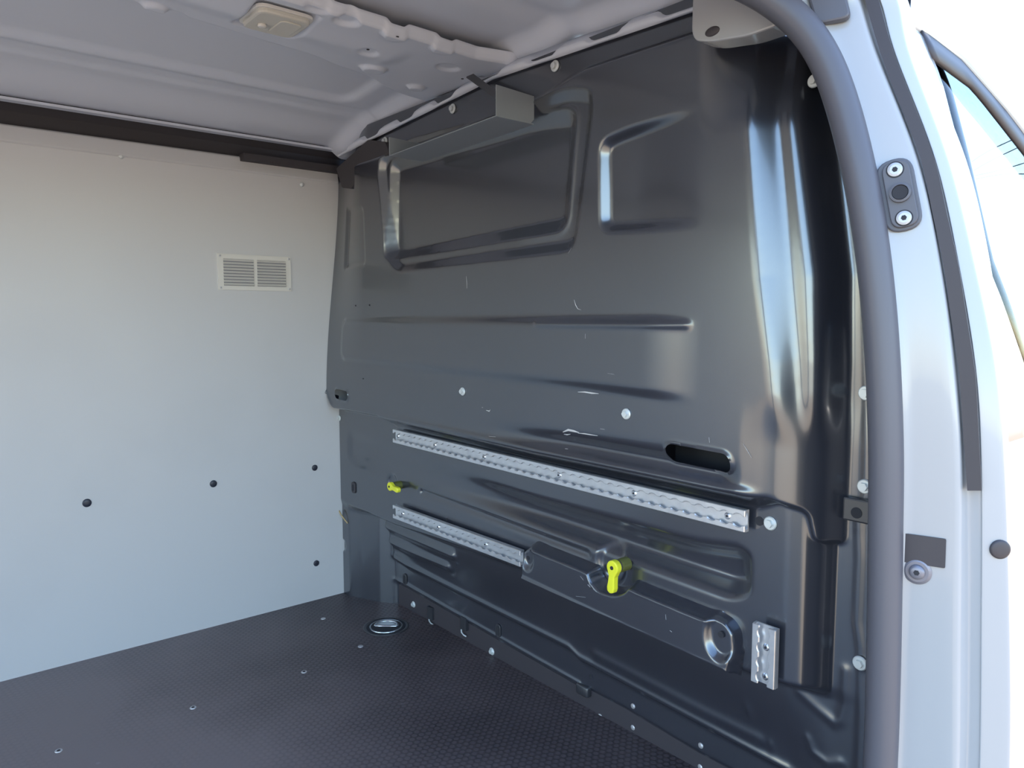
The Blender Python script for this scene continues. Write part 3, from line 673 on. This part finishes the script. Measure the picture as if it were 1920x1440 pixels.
# ---- ceiling lamp in the bow
lm = empty('ceiling_lamp', (lampc[0], lampc[1], 1.400)); tag(lm, 'small square clear-lens interior lamp set in the roof bow', 'lamp')
vl, flc = prism(fillet([(-.048, -.048), (.048, -.048), (.048, .048), (-.048, .048)], .02, 5), 0, .012)
make('lens', ([(x, z, -y) for x, y, z in vl], flc), LENS, lm, bevel=.004, smooth=False)
vl, flc = prism(fillet([(-.053, -.053), (.053, -.053), (.053, .053), (-.053, .053)], .022, 5), -.002, .004)
make('housing', ([(x, z, -y) for x, y, z in vl], flc), VENTM, lm, bevel=.001)
vl, flc = prism(fillet([(-.004, -.034), (.036, -.034), (.036, .034), (-.004, .034)], .012, 5), .011, .0145); make('diffuser_panel', ([(x, z, -y) for x, y, z in vl], flc), LENS, lm, bevel=.0015)
vl, flc = lathe([(.008, .011), (.008, .016), (.005, .017)], 16); make('switch', ([(x-.022, z+.01, -y) for x, y, z in vl], flc), VENTM, lm, smooth=True)
lm.rotation_euler = (0, 0, math.radians(0))

# ================================================================= LEFT WALL THINGS
RW = math.pi
for px, py, r in ((163, 943, .0105), (400, 907, .0098), (590, 877, .0092), (593, 1056, .0092)):
    p = PY(px, py); make('plug', lathe([(r, 0), (r, .0012), (r*.8, .0026), (r*.3, .003)], 24), PLUG, wall, (p[0], 2.1, p[2]), RW, smooth=True)
for px, py in ((227, 293), (566, 346)):
    p = PY(px, py); make('screw', lathe([(.0068, 0), (.0062, .002), (.003, .0042)], 18), ZINC, wall, (p[0], 2.1, p[2]), RW, smooth=True)
A_, B_, C_ = PY(407, 475), PY(544, 487), PY(404, 543); vw, vh = B_[0]-A_[0], A_[2]-C_[2]
vent = empty('vent_grille', ((A_[0]+B_[0])/2, 2.1, (A_[2]+C_[2])/2-.0), RW); tag(vent, 'small cream plastic louvred vent grille screwed to the grey wall panel', 'vent')
fr = []
bw = vw*.07; hw_, hh_ = vw/2, vh/2; tt = .0035
za, zb = -hh_+vh*.12, hh_-vh*.13
for x0, x1, z0, z1 in ((-hw_, hw_, zb, hh_), (-hw_, hw_, -hh_, za), (-hw_, -hw_+bw, za, zb), (hw_-bw, hw_, za, zb), (-bw*.3, bw*.3, za, zb)): fr.append(box(x0, x1, 0, tt, z0, z1))
make('frame', fr, VENTM, vent); make('backing', box(-hw_+.002, hw_-.002, 0.0002, .0012, -hh_+.002, hh_-.002), GREYM, vent)
z0, z1 = -hh_+vh*.12, hh_-vh*.13
for s in (-1, 1):
    xa, xb = (bw*.3, hw_-bw) if s > 0 else (-hw_+bw, -bw*.3)
    for k in range(9):
        zz = z0+(z1-z0)*(k+.5)/9; hgt_ = (z1-z0)/9
        vv = [(xa, .001, zz+hgt_*.46), (xb, .001, zz+hgt_*.46), (xb, .0068, zz-hgt_*.22), (xa, .0068, zz-hgt_*.22)]; vv2 = [(a, b-.0012, c-.0008) for a, b, c in vv]
        make('louvre', (vv+vv2, [(0, 1, 2, 3), (7, 6, 5, 4), (0, 4, 5, 1), (1, 5, 6, 2), (2, 6, 7, 3), (3, 7, 4, 0)]), VENTM, vent)
for x in (-hw_+.006, hw_-.006):
    for z in (-hh_+.006, hh_-.006):
        make('screw', lathe([(.0042, tt), (.0040, tt+.0012), (.002, tt+.0018)], 14), PANEL, vent, (x, 0, z)); make('screw_recess', lathe([(.0010, tt+.0016), (.0010, tt+.0024)], 8), DARK, vent, (x, 0, z))

# ================================================================= FLOOR THINGS
def up(vf): return ([(x, -z, y) for x, y, z in vf[0]], vf[1])
for px, py in ((110, 1408), (362, 1327), (570, 1260), (676, 1212), (606, 1160), (296, 1246), (1000*0+545, 1440-0)):
    if (px, py) in ((296, 1246), (545, 1440)): continue
    p = PZ(px, py); make('floor_screw', up(lathe([(.0072, 0), (.0068, .0010), (.0045, .0012)], 18)), SCREWF, fl_o, (p[0], p[1], 0), smooth=False)
    if px < 600: make('screw_recess', up(lathe([(.0034, .001), (.0034, .0016)], 12)), DARK, fl_o, (p[0], p[1], 0))
p = PZ(724, 1175); tie = empty('tie_down_ring', (p[0], p[1], 0)); tag(tie, 'recessed round steel tie-down ring in the floor near the corner', 'lashing ring')
make('rim', up(lathe([(.046, 0), (.045, .002), (.042, .0025), (.040, .0008)], 40)), BLACKM, tie, smooth=True)
make('cup', up(lathe([(.039, .001), (.038, .0018), (.030, .0016)], 36)), DARK, tie)
make('inner_ring', up(lathe([(.0335, .001), (.033, .0028), (.031, .0028)], 36)), STEEL, tie)
make('cup_floor', up(lathe([(.0305, .001), (.030, .0034)], 36)), DARK, tie)
ringp = [(.021*math.cos(a), .017*math.sin(a)+.002, .006) for a in np.linspace(0, math.pi, 14)]
rp = [(-.021, -.006, .006)]+[(x, y, z) for x, y, z in ringp[::-1]]+[(.021, -.006, .006)]
bm_ = tube(smoothpath(rp+[(-.021+.0001, -.0062, .006)], 3), .0028, 8)
make('shackle', bm_, STEEL, tie, smooth=True).rotation_euler = (0, 0, math.radians(-40))
tie.scale = (1.4, 1.4, 1.0)
make('latch_plate', up(prism(circ(.019, 16, 0, 0, 0, math.pi, .015), .0034, .005)), ZINC, tie).rotation_euler = (0, 0, math.radians(-40+180))

# ================================================================= DOOR PILLAR THINGS
def jface(px, py):            # frame lying on the white jamb face near a pixel
    ys_ = sorted(PXL); 
    c0 = np.array([np.interp(py, ys_, [PXL[y][k] for y in ys_]) for k in range(K0)])
    A1, A2 = Vector(PX(c0[1], py, XK[1])), Vector(PX(c0[2], py, XK[2])); B1, B2 = Vector(PX(c0[1], py+0, XK[1])), None
    d = Vector(ray(px, py)); n_up = (Vector(PX(np.interp(py-60, ys_, [PXL[y][1] for y in ys_]), py-60, XK[1]))-Vector(PX(np.interp(py+60, ys_, [PXL[y][1] for y in ys_]), py+60, XK[1]))).normalized()
    ax = (A2-A1).normalized(); n = ax.cross(n_up).normalized()
    if n.dot(Vector(CAM)-A1) < 0: n = -n
    t = (A1-Vector(CAM)).dot(n)/d.dot(n); pos = Vector(CAM)+d*t
    zax = (n_up-n*n_up.dot(n)).normalized(); xax = n.cross(zax)      # x, y=n, z
    Mx = Matrix((xax, n, zax)).transposed().to_4x4(); Mx.translation = pos; return Mx
def jput(name, px, py, out=0.):
    Mx = jface(px, py); o = bpy.data.objects.new(name, None); COL.objects.link(o); o.matrix_world = Mx; o.location = Mx.translation+Mx.to_3x3()@Vector((0, out, 0)); o.empty_display_size = .02; return o
stk = jput('door_socket_plate', 1686, 367, -.002); tag(stk, 'dark grey plastic plate with central socket and two steel screws on the pillar', 'plate')
make('body', prism(fillet([(-.021, -.046), (.021, -.046), (.021, .046), (-.021, .046)], .020, 6), 0, .008), RUB, stk, bevel=.0015)
make('raised_face', prism(fillet([(-.017, -.042), (.014, -.042), (.014, .042), (-.017, .042)], .014, 6), .007, .012), RUB, stk, bevel=.0012)
for z in (-.031, .031):
    make('screw', [lathe([(.0088, .0118), (.0086, .0135), (.0060, .0142)], 24)], PSCREW, stk, (-.001, 0, z)); make('screw_drive', prism(circ(.0034, 6), .0140, .0146), DARK, stk, (-.001, 0, z))
    make('screw_well', lathe([(.0102, .0118), (.0102, .0124)], 24), DARK, stk, (-.001, 0, z))
make('socket', lathe([(.0125, .0115), (.0122, .0160), (.0095, .0165), (.0088, .013)], 28), RUB, stk, (-.002, 0, .001), smooth=False)
make('socket_bore', lathe([(.0086, .0120), (.0086, .0155)], 24), DARK, stk, (-.002, 0, .001))
tp_ = jput('dark_tape_patch', 1722, 1030, .001); tag(tp_, 'dark rectangular adhesive patch on the white pillar beside the seal', 'patch')
make('film', prism(fillet([(-.030, -.0185), (.050, -.0185), (.050, .0185), (-.030, .0185)], .002, 3), 0, .0012), DARKR, tp_)
jb = jput('pillar_bolt', 1720, 1071, .0); tag(jb, 'round-headed grey steel bolt below the dark patch on the pillar', 'bolt')
make('washer', lathe([(.0165, 0), (.0165, .0014), (.013, .003)], 28), GREYM, jb, smooth=False); make('head', lathe([(.0095, .0025), (.009, .006), (.006, .0078)], 24), GREYM, jb, smooth=True); make('socket', prism(circ(.0036, 6), .0075, .0082), DARK, jb)
# plug in the outer lip
p = Vector(PX(1875, 1030, -.046)); pq = Vector(PX(1846, 1030, XK[5])); pr = Vector(PX(1888, 1030, XK[6])); ax = (pr-pq).normalized(); n = ax.cross(Vector((0, 0, 1))).normalized()
if n.dot(Vector(CAM)-p) < 0: n = -n
t = (pq-Vector(CAM)).dot(n)/Vector(ray(1875, 1030)).dot(n); pos = Vector(CAM)+Vector(ray(1875, 1030))*t
zax = Vector((0, 0, 1)); Mx = Matrix((n.cross(zax), n, zax)).transposed().to_4x4(); Mx.translation = pos
pp = make('blanking_plug', lathe([(.0118, -.001), (.0118, .0012), (.0095, .0024), (.003, .0026)], 28), DARKR, None, smooth=True); pp.matrix_world = Mx; tag(pp, 'round dark blanking plug in the outer lip of the white pillar', 'plug')
# white gusset cover at the top corner, with dark plug
GX = -.10
g = [(1299, -30), (1296, 60), (1302, 76), (1330, 79), (1400, 68), (1462, 46), (1400, -30)]
Pg = fillet(YZ(g, GX), .012, 4); o0 = (Pg[:, 0].mean(), Pg[:, 1].mean())
gus = make('corner_gusset', prism([(y-o0[0], z-o0[1]) for y, z in Pg], -.045, 0), WHITE, None, (GX, o0[0], o0[1]), RB, bevel=.005, smooth=False); tag(gus, 'white painted corner gusset hanging at the top of the door opening', 'gusset')
c = PX(1336, 59, GX); make('plug', lathe([(.0125, 0), (.0125, .001), (.010, .002)], 28), DARKR, gus, (c[1]-o0[0], 0, c[2]-o0[1]), smooth=True).scale = (1, 1, .55)
# dark buffer at the head of the jamb
bf = jput('door_buffer', 1556, 20, 0); tag(bf, 'dark rubber buffer block at the top of the white jamb', 'buffer')
make('block', prism(fillet([(-.022, -.026), (.020, -.016), (.022, .05), (-.022, .05)], .012, 5), 0, .012), RUB, bf, bevel=.003)

# ================================================================= OUTSIDE, SEEN THROUGH THE CAB WINDOW
def far(px, py, D): d = ray(px, py); d = d/math.hypot(d[0], d[1]); return Vector(CAM+d*D)
GZ0 = -.55
def house(name, label, px0, px1, ridge_py, eave_py, D, wallm, roofm, depth=7):
    a, b = far(px0, eave_py, D), far(px1, eave_py, D); t = (b-a); t.z = 0; Lh = t.length; t.normalize(); n = Vector((t.y, -t.x, 0))
    if n.dot(Vector(CAM)-a) > 0: n = -n
    ze = a.z-GZ0; zr = far(px0, ridge_py, D).z-GZ0
    h_ = empty(name, (a.x, a.y, GZ0), math.atan2(t.y, t.x)); tag(h_, label, 'house'); sg = 1 if (Matrix.Rotation(math.atan2(t.y, t.x), 3, 'Z')@Vector((0, 1, 0))).dot(n) > 0 else -1
    make('wall', box(0, Lh, 0, sg*depth, 0, ze), wallm, h_)
    o = .35; v = [(-o, -sg*o, ze), (Lh+o, -sg*o, ze), (Lh+o, sg*(depth+o), ze), (-o, sg*(depth+o), ze), (-o, sg*depth/2, zr), (Lh+o, sg*depth/2, zr)]
    make('roof', (v, [(0, 1, 5, 4), (2, 3, 4, 5), (0, 4, 3), (1, 2, 5), (3, 2, 1, 0)]), roofm, h_)
    for k in range(3): make('window', box(Lh*(.15+.3*k), Lh*(.15+.3*k)+Lh*.13, -sg*.03, sg*.05, ze*.4, ze*.75), DARK, h_)
house('village_house', 'low house with an orange-red tiled roof beyond the road', 1880, 1990, 538, 562, 46, RENDER, TILE)
wh0 = far(1760, 500, 22); vd = Vector((wh0.x-CAM[0], wh0.y-CAM[1], 0)).normalized()
wh = empty('white_patch_gable', (wh0.x, wh0.y, GZ0), math.atan2(vd.x, -vd.y)); tag(wh, 'plain white gable shape added for a blown-out white patch beyond the cab window', 'house')  # made-up gable, shaped to give the blown-out white patch behind the glass
def wl(px, py):
    d = Vector(ray(px, py)); t = (wh0-Vector(CAM)).dot(vd)/d.dot(vd); q = Vector(CAM)+d*t-Vector((wh0.x, wh0.y, GZ0)); ux = Vector((-vd.y, vd.x, 0)); return (q.dot(ux), q.z)
wq = [wl(1600, 480), wl(1772, 255), wl(1800, 275), wl(1860, 395), wl(1916, 500)]; wq = [(wq[0][0], 0)]+wq+[(wq[-1][0], 0)]
vv, ff = prism(wq, 0, 6); ux = Vector((-vd.y, vd.x, 0))
wh.rotation_euler = (0, 0, 0)
make('gable_shape', ([tuple(ux*x+vd*y+Vector((0, 0, z))) for x, y, z in vv], ff), mat('bright_patch_white', (.85, .85, .84), .9), wh)
sw = empty('stone_wall', tuple(far(1880, 640, 20)*1)[:2]+(GZ0,)); tag(sw, 'low brown dry-stone wall running along the road', 'wall')
p0, p1 = far(1872, 640, 40), far(1955, 640, 9); dd_ = Vector((p1.x-p0.x, p1.y-p0.y, 0)); LL = dd_.length; dd_.normalize(); ang_ = math.atan2(dd_.y, dd_.x); nn_ = Vector((-dd_.y, dd_.x, 0))
for k in range(150):
    t_ = LL*(k//3+random.uniform(.1, .9))/50; r_ = random.uniform(.16, .26); z_ = GZ0+.12+.24*(k % 3)
    vv = [(r_*1.6*x+random.uniform(-.04, .04), r_*.8*y+random.uniform(-.03, .03), r_*.62*z+random.uniform(-.02, .02)) for x, y, z in box(-1, 1, -1, 1, -1, 1)[0]]
    o = make('stone', (vv, box(0, 1, 0, 1, 0, 1)[1]), STONE, sw, (p0.x+dd_.x*t_-sw.location.x, p0.y+dd_.y*t_-sw.location.y, z_-GZ0), ang_)
def tree(px, py, D, r, label):
    c = far(px, py, D); t = empty('tree', (c.x, c.y, GZ0)); tag(t, label, 'tree'); H = c.z-GZ0
    make('trunk', tube([Vector((0, 0, 0)), Vector((.05, 0, H*.5)), Vector((0, .05, H))], [.16, .12, .05], 8), BARK, t)
    vs, fs = [], []
    for k in range(900):
        d = Vector(rng.normal(size=3)).normalized()*r*random.uniform(.45, 1)**.5; a = Vector(rng.normal(size=3)).normalized()*.09; b = a.cross(Vector(rng.normal(size=3))).normalized()*.07; q = Vector((0, 0, H))+d; i = len(vs)
        vs += [tuple(q+a), tuple(q+b), tuple(q-a), tuple(q-b)]; fs.append((i, i+1, i+2, i+3))
    o = link('foliage', pydata(vs, fs), LEAF, t); o['kind'] = 'stuff'
tree(1902, 524, 34, .9, 'small green tree in front of the tiled house')
tree(1934, 545, 30, 1.3, 'rounder green tree at the right edge beside the tiled house')
for (a, b, c), lb in ((((1800, 320), (1850, 285), (1935, 246)), 'highest thin overhead cable crossing the sky in the cab window'), (((1815, 326), (1860, 300), (1940, 262)), 'second overhead cable from the top, drooping, in the cab window'), (((1800, 335), (1870, 320), (1940, 300)), 'third overhead cable from the top, nearly level, in the cab window'), (((1790, 345), (1870, 328), (1940, 326)), 'lowest overhead cable crossing the sky in the cab window')):
    P3 = smoothpath([far(*a, 20), far(*b, 20), far(*c, 20)], 8); o = make('overhead_cable', tube(P3, .012, 6), DARKR); tag(o, lb, 'cable')
